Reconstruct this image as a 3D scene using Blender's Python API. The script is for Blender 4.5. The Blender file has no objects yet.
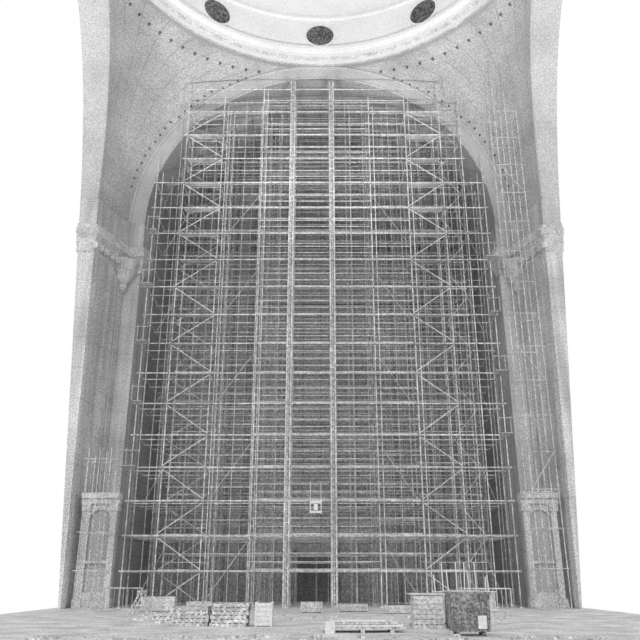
import bpy, math, random
from mathutils import Vector
random.seed(7)
S=bpy.context.scene
S.view_settings.view_transform='Standard'
S.view_settings.look='None'

# ---------------------------------------------------------------- materials
def mat(name, lo, grain=0.25, gscale=12.0, blotch=0.25, bscale=0.35, rough=0.9, streak=0.0, brick=None, uvlines=False):
    m=bpy.data.materials.new(name); m.use_nodes=True
    nt=m.node_tree; N=nt.nodes; L=nt.links
    b=N['Principled BSDF']; b.inputs['Roughness'].default_value=rough
    b.inputs['Specular IOR Level'].default_value=0.15
    tc=N.new('ShaderNodeTexCoord')
    def noise(scale,detail,fac=(0.3,0.7),amp=0.2,stretch=None):
        n=N.new('ShaderNodeTexNoise'); n.inputs['Scale'].default_value=scale; n.inputs['Detail'].default_value=detail
        if stretch:
            mp=N.new('ShaderNodeMapping'); mp.inputs['Scale'].default_value=stretch
            L.new(tc.outputs['Object'],mp.inputs['Vector']); L.new(mp.outputs[0],n.inputs['Vector'])
        else: L.new(tc.outputs['Object'],n.inputs['Vector'])
        r=N.new('ShaderNodeMapRange'); r.inputs[1].default_value=fac[0]; r.inputs[2].default_value=fac[1]
        r.inputs[3].default_value=1-amp; r.inputs[4].default_value=1+amp
        L.new(n.outputs['Fac'],r.inputs[0]); return r.outputs[0]
    def mul(a,c):
        x=N.new('ShaderNodeMath'); x.operation='MULTIPLY'
        L.new(a,x.inputs[0])
        if isinstance(c,float): x.inputs[1].default_value=c
        else: L.new(c,x.inputs[1])
        return x.outputs[0]
    v=noise(gscale,1.0,amp=grain,fac=(0.35,0.65))
    v=mul(v,noise(bscale,3.0,amp=blotch))
    if streak: v=mul(v,noise(1.0,2.0,amp=streak,stretch=(2.2,2.2,0.12)))
    def joint(src,k,th,dk,v):
        f=mul(src,k)
        fr=N.new('ShaderNodeMath'); fr.operation='FRACT'; L.new(f,fr.inputs[0])
        gt=N.new('ShaderNodeMath'); gt.operation='GREATER_THAN'; gt.inputs[1].default_value=th; L.new(fr.outputs[0],gt.inputs[0])
        r=N.new('ShaderNodeMapRange'); r.inputs[3].default_value=dk; r.inputs[4].default_value=1; L.new(gt.outputs[0],r.inputs[0])
        return mul(v,r.outputs[0])
    if brick:
        sp=N.new('ShaderNodeSeparateXYZ'); L.new(tc.outputs['Object'],sp.inputs[0])
        if brick[0]: v=joint(sp.outputs[0],1.0/brick[0],0.08,brick[2],v)
        v=joint(sp.outputs[2],1.0/brick[1],0.06,brick[2],v)
    if uvlines:
        sp=N.new('ShaderNodeSeparateXYZ'); L.new(tc.outputs['UV'],sp.inputs[0])
        v=joint(sp.outputs[0],9.0,0.07,0.82,v); v=joint(sp.outputs[1],12.0,0.05,0.88,v)
    v=mul(v,float(lo))
    cb=N.new('ShaderNodeCombineColor')
    for i in range(3): L.new(v,cb.inputs[i])
    L.new(cb.outputs[0],b.inputs['Base Color'])
    return m

M_stone=mat('pale_stone',0.57,streak=0.18,brick=(0,1.9,0.9),grain=0.32,gscale=14,blotch=0.16)
M_pend=mat('tile_pendentive',0.51,grain=0.32,gscale=14,blotch=0.18,uvlines=True)
M_band=mat('arch_plaster',0.58,grain=0.24,gscale=14,blotch=0.12)
M_dome=mat('white_plaster',0.84,grain=0.1,blotch=0.05)
M_cor=mat('carved_stone',0.62,grain=0.26,blotch=0.2,bscale=1.5)
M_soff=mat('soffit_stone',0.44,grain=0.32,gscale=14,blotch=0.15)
M_dark=mat('choir_stone_hazed',0.42,grain=0.38,gscale=11,blotch=0.2,bscale=0.2,brick=(1.35,0.95,0.7))  # base colour lifted to imitate haze over the choir
M_hole=mat('painted_void_shade',0.18,grain=0.3)  # flat dark colour standing in for the shade inside openings
M_ocu=mat('oculus_glass',0.14,grain=0.6,gscale=6)
M_tube=mat('galvanised_tube',0.60,grain=0.3,gscale=6,blotch=0.2,rough=0.6)
M_tube2=mat('darker_tube',0.52,grain=0.3,gscale=6,blotch=0.2,rough=0.7)  # slightly darker, rougher tube for inner rows and thin braces
M_plank=mat('scaffold_plank',0.50,grain=0.3,blotch=0.3,bscale=1)
M_floor=mat('dusty_floor',0.67,grain=0.25,gscale=10,blotch=0.25,bscale=0.9)
M_wood=mat('raw_timber',0.60,grain=0.3,gscale=12,blotch=0.3,bscale=3)
M_white=mat('white_paint',0.78,grain=0.1,blotch=0.05)
M_grey=mat('grey_plastic',0.30,grain=0.5,gscale=14,blotch=0.3,bscale=3)

# ---------------------------------------------------------------- mesh helper
class MB:
    def __init__(s): s.v=[]; s.f=[]; s.m=[]
    def add(s,vs,fs,mi=0):
        o=len(s.v); s.v+= [tuple(x) for x in vs]
        for f in fs: s.f.append(tuple(i+o for i in f)); s.m.append(mi)
    def box(s,x0,x1,y0,y1,z0,z1,mi=0,rot=0,c=None):
        vs=[(x,y,z) for z in (z0,z1) for y in (y0,y1) for x in (x0,x1)]
        if rot:
            cx,cy=c if c else ((x0+x1)/2,(y0+y1)/2); ca,sa=math.cos(rot),math.sin(rot)
            vs=[(cx+(x-cx)*ca-(y-cy)*sa, cy+(x-cx)*sa+(y-cy)*ca, z) for x,y,z in vs]
        s.add(vs,[(0,2,3,1),(4,5,7,6),(0,1,5,4),(2,6,7,3),(0,4,6,2),(1,3,7,5)],mi)
    def tube(s,p,q,r=0.04,n=5,mi=0):
        p=Vector(p); q=Vector(q); d=(q-p).normalized()
        a=d.cross(Vector((0,0,1)) if abs(d.z)<0.9 else Vector((1,0,0))).normalized(); b=d.cross(a)
        vs=[]
        for c in (p,q):
            for i in range(n):
                t=2*math.pi*i/n; vs.append(c+a*r*math.cos(t)+b*r*math.sin(t))
        fs=[(i,(i+1)%n,n+(i+1)%n,n+i) for i in range(n)]+[tuple(range(n))[::-1],tuple(range(n,2*n))]
        s.add(vs,fs,mi)
    def strip(s,A,B,mi=0,closed=False):
        n=len(A); fs=[]
        for i in range(n if closed else n-1):
            j=(i+1)%n; fs.append((i,j,n+j,n+i))
        s.add(list(A)+list(B),fs,mi)
    def sweep(s,path,prof,mi=0,closed=False,flip=1):
        n=len(path); nr=[]
        for i in range(n):
            a=path[i-1] if (i>0 or closed) else path[i]
            b=path[(i+1)%n] if (i<n-1 or closed) else path[i]
            dx,dy=b[0]-a[0],b[1]-a[1]; l=math.hypot(dx,dy); nr.append((dy/l*flip,-dx/l*flip))
        rows=[[(p[0]+nn[0]*o,p[1]+nn[1]*o,z) for p,nn in zip(path,nr)] for o,z in prof]
        for a,b in zip(rows,rows[1:]): s.strip(a,b,mi,closed)
    def obj(s,name,mats,parent=None,smooth=False):
        me=bpy.data.meshes.new(name); me.from_pydata(s.v,[],s.f)
        for m in mats: me.materials.append(m)
        me.polygons.foreach_set('material_index',s.m)
        if smooth: me.polygons.foreach_set('use_smooth',[True]*len(s.f))
        me.update(); o=bpy.data.objects.new(name,me); S.collection.objects.link(o)
        if parent: o.parent=parent
        return o
def empty(name,loc=(0,0,0)):
    e=bpy.data.objects.new(name,None); S.collection.objects.link(e); e.empty_display_size=0.2; return e

CY=-13.5; ZS=24.8; RI=12.2; RE=13.3; ZR=38.1; XB=14.5; YB=3.5

# ---------------------------------------------------------------- floor
b=MB(); b.box(-14.6,14.6,-56,14,-0.4,0); b.obj('floor',[M_floor])

# ---------------------------------------------------------------- piers + pendentives
def A(s): return (-RE*math.sqrt(max(0,1-s*s)),0.0)
def B(s): return (-XB+(XB-13.3)*s*s, -YB-(13.5-YB)*(1-math.sqrt(max(0,1-s*s))))
def section(s,n):
    a=Vector(A(s)); c=Vector(B(s)); ch=c-a; L=ch.length
    phi=math.radians(max(1,90*s)); R=L/(2*math.sin(phi/2)); mid=(a+c)/2
    nrm=Vector((ch.y,-ch.x)).normalized()
    if nrm.dot(Vector((-1,1)))<0: nrm=-nrm
    cen=mid-nrm*R*math.cos(phi/2)
    out=[]
    for i in range(n+1):
        t=-phi/2+phi*i/n
        e=ch.normalized()
        out.append(cen+nrm*R*math.cos(t)+e*R*math.sin(t))
    return out
n=24; ns=40
for side,sx in (('left',1),('right',-1)):
    for end,ey in (('front',0),('rear',1)):
        def T(p,z):
            x,y=p[0]*sx,p[1]
            if ey: y=2*CY-y
            return (x,y,z)
        e=empty('stone_pier')
        me=bpy.data.meshes.new('pendentive'); vs=[];fs=[];uv=[]
        for k in range(ns+1):
            s=math.sin(math.pi/2*k/ns); z=ZS+(ZR-ZS)*s
            for i,p in enumerate(section(s,n)): vs.append(T(p,z)); uv.append((i/n,k/ns))
        for k in range(ns):
            for i in range(n):
                a=k*(n+1)+i; fs.append((a,a+1,a+n+2,a+n+1))
        me.from_pydata(vs,[],fs); ul=me.uv_layers.new(name='UVMap')
        for lp in me.loops: ul.data[lp.index].uv=uv[lp.vertex_index]
        me.materials.append(M_pend); me.polygons.foreach_set('use_smooth',[True]*len(fs))
        o=bpy.data.objects.new('pendentive',me); S.collection.objects.link(o); o.parent=e
        # shaft, flaring slightly outwards towards the springing
        m=MB()
        def ft(xb,f): return [(-RI,0),(-RE,0),(-xb,-YB),(-xb-f,-YB),(-xb-f,3.0),(-RI,3.0)]
        m.add([T(p,0) for p in ft(13.9,0.03)]+[T(p,ZS) for p in ft(XB,1.1)],[(i,(i+1)%6,6+(i+1)%6,6+i) for i in range(6)])
        dx,dy=(-XB+RE),(-YB); L=math.hypot(dx,dy); ux,uy=dx/L,dy/L; nx,ny=(-uy,ux)
        if nx<0: nx,ny=-nx,-ny
        for f0,f1 in ((0.0,0.14),(0.86,1.0)):
            def qq(xb):
                q=[(-RE+(-xb+RE)*f,-YB*f) for f in (f0,f1)]
                return [q[0],q[1],(q[1][0]+nx*0.12,q[1][1]+ny*0.12),(q[0][0]+nx*0.12,q[0][1]+ny*0.12)]
            m.add([T(p,0) for p in qq(13.9)]+[T(p,ZS) for p in qq(XB)],[(0,1,5,4),(1,2,6,5),(2,3,7,6),(3,0,4,7),(4,5,6,7)])
        m.obj('shaft',[M_stone],e)
        m=MB(); P=[];Q=[]
        for k in range(ns+1):
            s=math.sin(math.pi/2*k/ns); z=ZS+(ZR-ZS)*s; p=B(s)
            P.append(T(p,z)); Q.append(T((p[0]-1.1-0.95*s,p[1]),z))
        m.strip(P,Q)
        for a,c in zip(P,P[1:]): m.tube(a,c,0.10,6)
        m.obj('side_arch_soffit',[M_band],e)
        # impost capital
        m=MB()
        path=[T(p,0)[:2] for p in [(-RI+0.05,0.6),(-RI+0.0,-0.02),(-RE,-0.05),(-XB,-YB),(-XB-0.9,-YB)]]
        prof=[(0.0,20.9),(0.12,21.0),(0.12,21.25),(0.3,21.5),(0.3,21.8),(0.45,22.0),(0.55,22.05),(0.55,22.4),(0.4,22.5),(0.35,22.8),(0,22.9)]
        fl=1 if (sx==1)!=(ey==1) else -1
        m.sweep(path,prof,0,flip=-fl)
        cx,cy=-13.2,-0.35
        rr=[(0.05,19.4),(0.22,19.6),(0.3,19.9),(0.22,20.0),(0.5,20.3),(0.75,20.8),(0.95,21.3),(1.0,21.6)]
        for (r0,z0),(r1,z1) in zip(rr,rr[1:]):
            ra=[T((cx+r0*math.cos(t*math.pi/8),cy+r0*math.sin(t*math.pi/8)),z0) for t in range(16)]
            rb=[T((cx+r1*math.cos(t*math.pi/8),cy+r1*math.sin(t*math.pi/8)),z1) for t in range(16)]
            m.strip(ra,rb,0,True)
        for i in range(7):
            f=i/6; px=-RE-0.02+(-XB+RE)*f+nx*0.35; py=-YB*f+ny*0.35
            c0=T((px,py),21.35); m.box(c0[0]-0.15,c0[0]+0.15,c0[1]-0.15,c0[1]+0.15,21.15,21.5)
        m.obj('impost_capital',[M_cor],e)
        if ey==0:
            m=MB()
            for k in range(4,30):
                s=math.sin(math.pi/2*k/31); z=ZS+(ZR-ZS)*s; sec=section(s,40)
                if s<0.93:
                    p=sec[min(40,max(1,int(0.55/max(0.1,(sec[1]-sec[0]).length))))]
                    c=T(p,z); m.tube((c[0],c[1]-0.10,c[2]),(c[0],c[1]+0.05,c[2]),0.07,8)
            s,cnt=0.962,16
            z=ZS+(ZR-ZS)*s; sec=section(s,cnt)
            for p in sec[1:]:
                c=T(p,z); d=Vector((0-c[0],CY-c[1],0)).normalized()*0.1
                m.tube(Vector(c)-d,Vector(c)+d,0.10,8)
            m.obj('anchor_hole_plugs',[M_hole],e)  # solid dark plugs, the shade of the holes is in their colour

# ---------------------------------------------------------------- great arches
def archpts(R,y,n=64,z0=0,drop=True):
    pts=[]
    if drop: pts.append((-R,y,z0))
    for i in range(n+1):
        t=math.pi-math.pi*i/n; pts.append((R*math.cos(t),y,ZS+R*math.sin(t)))
    if drop: pts.append((R,y,z0))
    return pts
for y0,y1 in ((0.0,3.0),(2*CY,2*CY-3.0)):
    m=MB(); sg=-1 if y0==0 else 1
    m.strip(archpts(RE,y0,drop=False),archpts(RI,y0,drop=False),0)
    for R in (RE-0.02,RI+0.08):
        P=archpts(R,y0+sg*0.05,drop=False)
        for a,c in zip(P,P[1:]): m.tube(a,c,0.12 if R>13 else 0.08,6)
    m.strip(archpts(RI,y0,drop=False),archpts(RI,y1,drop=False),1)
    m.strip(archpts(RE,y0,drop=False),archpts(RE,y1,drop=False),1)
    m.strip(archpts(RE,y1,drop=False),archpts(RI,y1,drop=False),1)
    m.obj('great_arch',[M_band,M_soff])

# ---------------------------------------------------------------- choir behind the arch
R2=12.0; YE=8.6
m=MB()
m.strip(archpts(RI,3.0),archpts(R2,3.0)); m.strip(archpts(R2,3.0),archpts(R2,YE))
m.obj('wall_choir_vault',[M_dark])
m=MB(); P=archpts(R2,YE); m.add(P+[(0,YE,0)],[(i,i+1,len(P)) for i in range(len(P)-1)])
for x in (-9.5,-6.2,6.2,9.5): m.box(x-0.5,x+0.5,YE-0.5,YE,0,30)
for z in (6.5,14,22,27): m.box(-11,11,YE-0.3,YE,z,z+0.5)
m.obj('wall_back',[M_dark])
m=MB(); m.box(-1.6,1.1,YE-0.32,YE-0.32+.08,0,3.2,0)
m.box(-1.8,-1.6,YE-0.4,YE-.2,0,3.4,1); m.box(1.1,1.3,YE-0.4,YE-.2,0,3.4,1); m.box(-1.8,1.3,YE-0.4,YE-.2,3.2,3.5,1); m.box(-0.3,-0.2,YE-0.36,YE-0.3,0,3.2,1)
m.obj('door_1',[M_hole,M_soff])

# ---------------------------------------------------------------- dome
def ring(r,z,n=120): return [(r*math.cos(2*math.pi*i/n),CY+r*math.sin(2*math.pi*i/n),z) for i in range(n)]
m=MB()
prof=[(13.5,38.05),(13.15,38.1),(13.15,38.45),(12.95,38.6),(12.95,38.95),(12.6,39.1),(12.6,39.35),(12.95,39.4),(12.9,42.0),(12.7,42.05),(12.7,42.25),(12.85,42.3)]
for k in range(1,25):
    t=math.pi/2*k/24; prof.append((12.85*math.cos(t)+0.001,42.3+9*math.sin(t)))
for q,((r0,z0),(r1,z1)) in enumerate(zip(prof,prof[1:])): m.strip(ring(r0,z0),ring(r1,z1),3 if q in (0,2) else 0,True)
m.strip(ring(13.3,38.02),ring(13.6,38.0),1,True)
for i in range(10):
    a=math.pi/2+math.radians(36*i)
    d=Vector((math.cos(a),math.sin(a),0)); c=Vector((0,CY,40.5))+d*12.86; tt=Vector((-d.y,d.x,0)); up=Vector((0,0,1))
    def disc(r,off): return [c-d*off+tt*r*math.cos(2*math.pi*j/32)+up*r*0.9*math.sin(2*math.pi*j/32) for j in range(32)]
    m.add(disc(1.05,0.06),[tuple(range(32))],2)
    m.strip(disc(1.05,0.05),disc(1.05,0.1),0,True); m.strip(disc(1.05,0.1),disc(1.2,0.1),0,True); m.strip(disc(1.2,0.1),disc(1.2,-0.05),0,True)
m.obj('ceiling',[M_dome,M_soff,M_ocu,M_cor])

# ---------------------------------------------------------------- scaffolding
LIFT=1.9
def archtop(x,R=11.75): return ZS+math.sqrt(max(0.1,R*R-x*x))-0.3
sc=empty('scaffolding')
frontX=[-11.0,-9.2,-6.7,-3.95,-1.9,0.8,3.4,5.9,8.3,9.7,11.0]
rows=[-2.4,-0.9,1.0,2.6,4.6,6.6]
def top(x,y):
    if y<-0.5:
        if abs(x)>10.5: return 28.3
        return 34.2+0.7*math.sin(x*3.1)
    return min(36.0,archtop(x))
m=MB(); m2=MB(); pl=MB()
for ri,y in enumerate(rows):
    far=ri>=2; mm=m2 if far else m
    for j,x in enumerate(frontX):
        xx=x+(0.12*((ri*37+j*11)%5-2) if ri else 0)
        r=0.038 if not far else 0.032
        mm.tube((xx,y,0.05),(xx,y,top(xx,y)),r)
        mm.box(xx-0.12,xx+0.12,y-0.12,y+0.12,0,0.06)
        if abs(x) in (3.95,3.4,5.9) or x==-6.7:
            mm.tube((xx+0.28,y,0.0),(xx+0.28,y,top(xx+.28,y)-0.8),r*0.8)
        if ri in (1,2,3,4) and j<len(frontX)-1 and j not in (4,):
            xm=(x+frontX[j+1])/2+0.22*((ri*2+j)%3-1); m2.tube((xm,y+0.02,0),(xm,y+0.02,top(xm,y)-0.4),0.026)
    for k in range(1,19):
        z=k*LIFT
        xs=[x for x in frontX if top(x,y)>z+0.05]
        if len(xs)<2: continue
        mm.tube((xs[0]-0.2,y,z),(xs[-1]+0.2,y,z),0.042 if ri==0 else 0.032)
        if ri in (0,2,3,4) and z+1 < top(-3.95,y):
            mm.tube((-3.95,y,z+0.95),(5.9,y,z+0.95),0.028)
            if ri in (0,2,3): mm.tube((-3.95,y,z+0.5),(3.4,y,z+0.5),0.024)
        if ri in (1,3,4) and z+1<top(9,y):
            mm.tube((-9.2,y,z+0.95),(-3.95,y,z+0.95),0.026); mm.tube((3.4,y,z+0.95),(9.7,y,z+0.95),0.026)
        if ri in (1,) and z+1<top(9,y):
            mm.tube((-9.2,y,z+0.5),(-6.7,y,z+0.5),0.022); mm.tube((5.9,y,z+0.5),(9.7,y,z+0.5),0.022)
for j,x in enumerate(frontX):
    for k in range(1,19):
        z=k*LIFT
        ys=[y for y in rows if top(x,y)>z]
        if len(ys)>1: m2.tube((x,ys[0]-0.3,z-0.06),(x,ys[-1]+0.2,z-0.06),0.028)
for k in range(1,18):
    z=k*LIFT+0.05
    pl.box(-3.9,3.3,2.65,2.95,z,z+0.05); pl.box(-3.9,5.8,4.7,4.95,z,z+0.05)
    pl.box(-3.9,5.8,-2.34,-2.3,z,z+0.09)
    if z<33:
        pl.box(-9.1,-6.8,-2.2,-1.8,z,z+0.05)
        pl.box(6.0,8.2,-2.2,-1.8,z,z+0.05)
for x in (-1.9,0.8):
    for dx in (-0.13,0.13): m.tube((x+dx,-2.55,0),(x+dx,-2.55,34.7),0.05)
    for dx in (-0.13,0.13): m.tube((x+dx,-0.9,0),(x+dx,-0.9,34.3),0.035)
    z=0.3
    while z<34.6: m.tube((x-0.13,-2.55,z),(x+0.13,-2.55,z),0.03,4); z+=0.35
for k in range(0,17):
    z=k*LIFT+0.1; z1=z+LIFT-0.2
    if k%2==0:
        m.tube((-9.2,-2.45,z),(-6.7,-2.45,z1),0.034); m.tube((8.3,-2.45,z),(5.9,-2.45,z1),0.034)
        m2.tube((-9.3,-0.9,z1),(-6.7,-0.9,z),0.026); m2.tube((8.3,-0.9,z1),(9.7,-0.9,z),0.026)
    else:
        m.tube((-6.7,-2.45,z),(-9.2,-2.45,z1),0.034); m.tube((5.9,-2.45,z),(8.3,-2.45,z1),0.034)
        m2.tube((-9.3,-0.9,z),(-6.7,-0.9,z1),0.026); m2.tube((8.3,-0.9,z),(9.7,-0.9,z1),0.026)
    if k%3==0 and k<15:
        m2.tube((-6.7,-0.95,z),(-4.0,-0.95,z+2*LIFT),0.026); m2.tube((5.9,-0.95,z),(3.4,-0.95,z+2*LIFT),0.026)
        m2.tube((-11,1.0,z),(-9.2,1.0,z1+LIFT),0.026); m2.tube((11,1.0,z),(9.7,1.0,z1+LIFT),0.026)
for k in range(4,13):
    z=k*LIFT
    for sg in (-1,1):
        if (k+(sg>0))%2==0:
            x0,x1=sorted((sg*10.7,sg*(11.0+0.4*((k*5)%3)/2)))
            pl.box(x0-0.1,x1+0.1,-3.0,-2.2,z,z+0.05,1)
            m2.tube((x0-0.2,-3.0,z+0.9),(x1+0.2,-3.0,z+0.9),0.025)
            m2.tube((sg*11.2,-3.0,z),(sg*11.2,-3.0,z+1),0.025)
m.obj('front_standards_and_ledgers',[M_tube],sc); m2.obj('inner_tubes',[M_tube2],sc); pl.obj('planks',[M_plank,M_soff],sc)

m=MB(); X=[11.3,12.0,12.7]; Y=[-5.6,-4.4]
for y in Y:
    for x in X: m.tube((x,y,0),(x,y,33 if x<12.5 else 30),0.028)
    for k in range(1,16): m.tube((X[0]-0.2,y,k*2),(X[-1]+0.1,y,k*2),0.02)
for k in range(0,15):
    for x in X: m.tube((x,Y[0],k*2+2),(x,Y[1],k*2+2),0.02)
    a,c=(0,2) if k%2 else (2,0)
    if k%3==0: m.tube((X[a],Y[0],k*2),(X[c],Y[0],k*2+2),0.02)
m.obj('scaffold_tower',[M_tube])
m=MB(); X=[-12.5,-11.9,-11.3]; Y=[-5.6,-4.4]
for y in Y:
    for x in X: m.tube((x,y,0),(x,y,8.2),0.025)
    for k in range(1,5): m.tube((X[0]-0.2,y,k*1.9),(X[-1]+0.2,y,k*1.9),0.02)
m.obj('scaffold_tower',[M_tube])

# ---------------------------------------------------------------- arcade screens
for sg in (-1,1):
    m=MB(); y=-2.6
    for x in (11.65,13.2):
        x*=sg; m.box(x-0.17,x+0.17,y-0.2,y+0.2,0,5.5); m.box(x-0.25,x+0.25,y-0.3,y+0.25,0,0.5); m.box(x-0.25,x+0.25,y-0.28,y+0.25,5.1,5.5)
    a,c=sorted((sg*11.35,sg*13.5))
    m.box(a,c,y-0.3,y+0.3,5.5,5.8); m.box(a,c,y-0.42,y+0.35,5.8,6.1)
    q=12.42*sg; w=0.6
    m.box(q-w,q+w,y+0.1,y+0.16,0.2,5.4,1)
    P=[(q+w*math.cos(math.pi*i/12),y-0.05,4.6+w*math.sin(math.pi*i/12)) for i in range(13)]
    Q=[(p[0],y-0.05,5.5) for p in P]; m.strip(P,Q,0)
    m.box(q-w,q+w,y-0.08,y+0.1,2.3,2.45); m.box(q-w,q+w,y-0.12,y+0.1,0,0.8)
    m.obj('arcade_screen',[M_stone,M_soff])

# ---------------------------------------------------------------- things on the floor
def pallet(m,x,y,z,w=1.2,d=1.0,mi=0,rot=0):
    cx,cy=x,y
    for i in range(3):
        o=-d/2+0.05+i*(d-0.1)/2
        m.box(x-w/2,x+w/2,y+o-0.05,y+o+0.05,z,z+0.1,mi,rot,(cx,cy))
    for i in range(7):
        o=-w/2+0.05+i*(w-0.1)/6
        m.box(x+o-0.045,x+o+0.045,y-d/2,y+d/2,z+0.1,z+0.125,mi,rot,(cx,cy))
for x,y,nn,w in ((-4.5,-17.0,5,1.3),(-3.1,-17.3,6,1.25),(-5.5,-15.5,3,1.2)):
    m=MB()
    for i in range(nn): pallet(m,x+random.uniform(-.05,.05),y,i*0.126,w,1.0,0,random.uniform(-.04,.04))
    m.obj('pallet_stack',[M_wood])
m=MB(); x0,x1,y0,y1=-2.25,-1.65,-17.6,-17.0
m.box(x0+0.03,x1-0.03,y0+0.03,y1-0.03,0.02,0.72)
for i in range(5): m.box(x0,x1,y0,y1,0.02+i*0.155,0.12+i*0.155)
for a in (x0,x1-0.06):
    for c in (y0-0.02,y1-0.04): m.box(a,a+0.06,c,c+0.06,0,0.78)
m.obj('slatted_crate',[M_white])
m=MB()
for x in (0.4,1.3,2.2): m.box(x-0.06,x+0.06,-20.7,-19.6,0,0.1)
for l in range(4):
    for i in range(7):
        y=-20.6+i*0.15; a=random.uniform(-.15,.15); m.box(0.15+a+0.1*l,2.6+a-0.15*l,y,y+0.12,0.1+l*0.07,0.16+l*0.07,(i+l)%2,random.uniform(-.02,.02))
m.box(0.15,0.45,-20.9,-20.72,0.0,0.35,1)
m.obj('lumber_pile',[M_wood,M_white])
m=MB(); pallet(m,3.6,-18.2,0,1.1,1.0); pallet(m,4.85,-18.2,0,1.2,1.0)
for i in range(6): m.box(3.1+0.02*(i%2),4.1,-18.65,-17.75,0.13+i*0.15,0.27+i*0.15)
for i in range(7): m.box(4.3,5.45-0.03*(i%2),-18.65,-17.75,0.13+i*0.15,0.27+i*0.15)
m.box(3.0,4.2,-18.75,-17.65,1.04,1.08)
m.obj('block_stack',[M_cor])
m=MB()
for i in range(9):
    x=4.2+i*0.24; m.tube((x,-16.9,0),(x+random.uniform(-.12,.12),-16.8,random.uniform(1.5,2.2)),0.022)
m.tube((4.0,-16.95,0.5),(6.3,-16.95,0.5),0.02); m.tube((4.0,-16.95,1.1),(6.3,-16.95,1.1),0.02)
m.obj('stake_barrier',[M_white])
m=MB(); x0,x1,y0,y1=3.8,4.95,-21.9,-21.0
vs=[(x0+.04,y0+.04,.12),(x1-.04,y0+.04,.12),(x1-.04,y1-.04,.12),(x0+.04,y1-.04,.12),(x0,y0,1.15),(x1,y0,1.15),(x1,y1,1.15),(x0,y1,1.15)]
m.add(vs,[(0,3,2,1),(0,1,5,4),(1,2,6,5),(2,3,7,6),(3,0,4,7),(4,5,6,7)],0)
m.box(x0-.04,x1+.04,y0-.04,y1+.04,1.12,1.18,0)
for i in range(6): m.box(x0+.1+i*.19,x0+.13+i*.19,y0-.02,y0+.1,.15,1.12,0)
for i in range(4): m.box(x0+.02,x1-.02,y0-.015,y0+.1,.2+i*.25,.22+i*.25,0)
for a in (x0+.2,x1-.2):
    for c in (y0+.2,y1-.2): m.tube((a-.04,c,.08),(a+.04,c,.08),.08,12,0)
m.box(4.55,4.8,y0-0.05,y0+0.06,0.2,0.55,1)
m.obj('waste_bin',[M_grey,M_white])
m=MB()
for yy in (-9.8,-9.0):
    m.tube((-8.6,yy,0),(-8.15,yy+.0,0.95),0.04); m.tube((-7.7,yy,0),(-8.15,yy,0.95),0.04)
m.box(-8.22,-8.08,-10,-8.8,0.93,1.03)
m.tube((-8.42,-9.8,.4),(-7.9,-9.8,.4),.03)
m.obj('sawhorse',[M_wood])
def barrier(x,y,w,rot=0):
    m=MB(); h=1.1
    c,s=math.cos(rot),math.sin(rot)
    def p(u,z): return (x+u*c,y+u*s,z)
    m.tube(p(0,.15),p(w,.15),.025); m.tube(p(0,h),p(w,h),.03); m.tube(p(0,0),p(0,h),.03); m.tube(p(w,0),p(w,h),.03)
    k=int(w/.2)
    for i in range(1,k): m.tube(p(i*w/k,.15),p(i*w/k,h),.012,4)
    for u in (.3,w-.3): m.box(p(u,0)[0]-.03,p(u,0)[0]+.03,y+u*s-.3,y+u*s+.3,0,.04)
    m.obj('crowd_barrier',[M_tube])
for a in ((6.4,-9.5,2.3),(-10.9,-7.9,2.4)): barrier(*a)
for x,y,w,h in ((-8.8,-6.5,1.6,.7),(-6.4,-7.5,1.2,.5),(6.8,-8,1.5,.9),(3.0,-9,1.4,.4),(0.9,-7,1.4,.35),(-0.9,-8,1.0,.5)):
    m=MB(); m.box(x+.03,x+w-.03,y+.03,y+.77,0.05,h-.02)
    for i in range(max(2,int(h/.2))): z=.03+i*.2; m.box(x,x+w,y,y+.8,z,min(h,z+.15))
    for a in (x-.02,x+w-.05): m.box(a,a+.07,y-.03,y+.03,0,h)
    m.obj('timber_crate',[M_stone])
m=MB()
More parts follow.
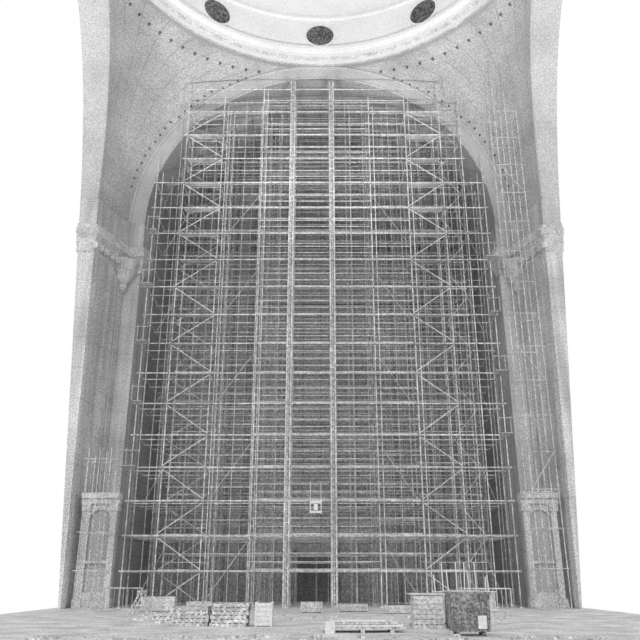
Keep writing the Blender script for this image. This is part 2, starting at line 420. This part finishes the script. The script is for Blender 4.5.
for i in range(150):
    x=random.uniform(-8,8); y=random.uniform(-14.4,-10.6) if i%2 else random.uniform(-24,-22.2)
    s=random.uniform(.03,.12); m.box(x,x+s*random.uniform(1,5),y,y+s,0,s*.7,0,random.uniform(0,3))
m.obj('rubble_scatter',[M_wood])
m=MB(); x,y,z=-0.25,-2.75,5.0
m.box(x-.3,x+.3,y-.03,y+.03,z,z+.12); m.box(x-.3,x+.3,y-.03,y+.03,z+.55,z+.67)
for d in (-.33,.29): m.box(x+d,x+d+.05,y-.04,y+.04,z-.05,z+.75)
m.box(x-.1,x+.12,y-.1,y+.06,z+.15,z+.5)
for d in (-.3,.3): m.tube((x+d,y,z+.7),(x+d,y+0.3,z+1.8),.015,4)
m.obj('hanging_sign',[M_white])  # hanging sign board in a white frame, gives no light

# ---------------------------------------------------------------- lights
w=bpy.data.worlds.new('World'); S.world=w; w.use_nodes=True
bg=w.node_tree.nodes['Background']; bg.inputs[0].default_value=(1,1,1,1); bg.inputs[1].default_value=1.0
def spot(loc,target,E,ang,r=0.4):
    l=bpy.data.lights.new('dome_fill_spot','SPOT'); l.energy=E; l.spot_size=math.radians(ang); l.spot_blend=0.6; l.shadow_soft_size=r
    o=bpy.data.objects.new('dome_fill_spot',l); o.location=loc; S.collection.objects.link(o)
    o.rotation_euler=(Vector(target)-Vector(loc)).to_track_quat('-Z','Y').to_euler()
spot((-5,-31,1),(-3,-2,44),26000,46); spot((5,-31,1),(3,-2,44),26000,46)  # added fill spots, out of view, to brighten the dome
l=bpy.data.lights.new('frontal_fill','SUN'); l.energy=0.8; l.angle=math.radians(20); o=bpy.data.objects.new('frontal_fill',l); S.collection.objects.link(o)  # added soft frontal fill through the open rear arch
o.rotation_euler=Vector((0.05,1,-0.35)).to_track_quat('-Z','Y').to_euler()

# ---------------------------------------------------------------- camera
c=bpy.data.cameras.new('camera'); c.sensor_width=36; c.lens=706/640*36; c.clip_end=500
o=bpy.data.objects.new('camera',c); S.collection.objects.link(o); o.location=(0,-44,1.6); o.rotation_euler=(math.radians(110),0,0); S.camera=o
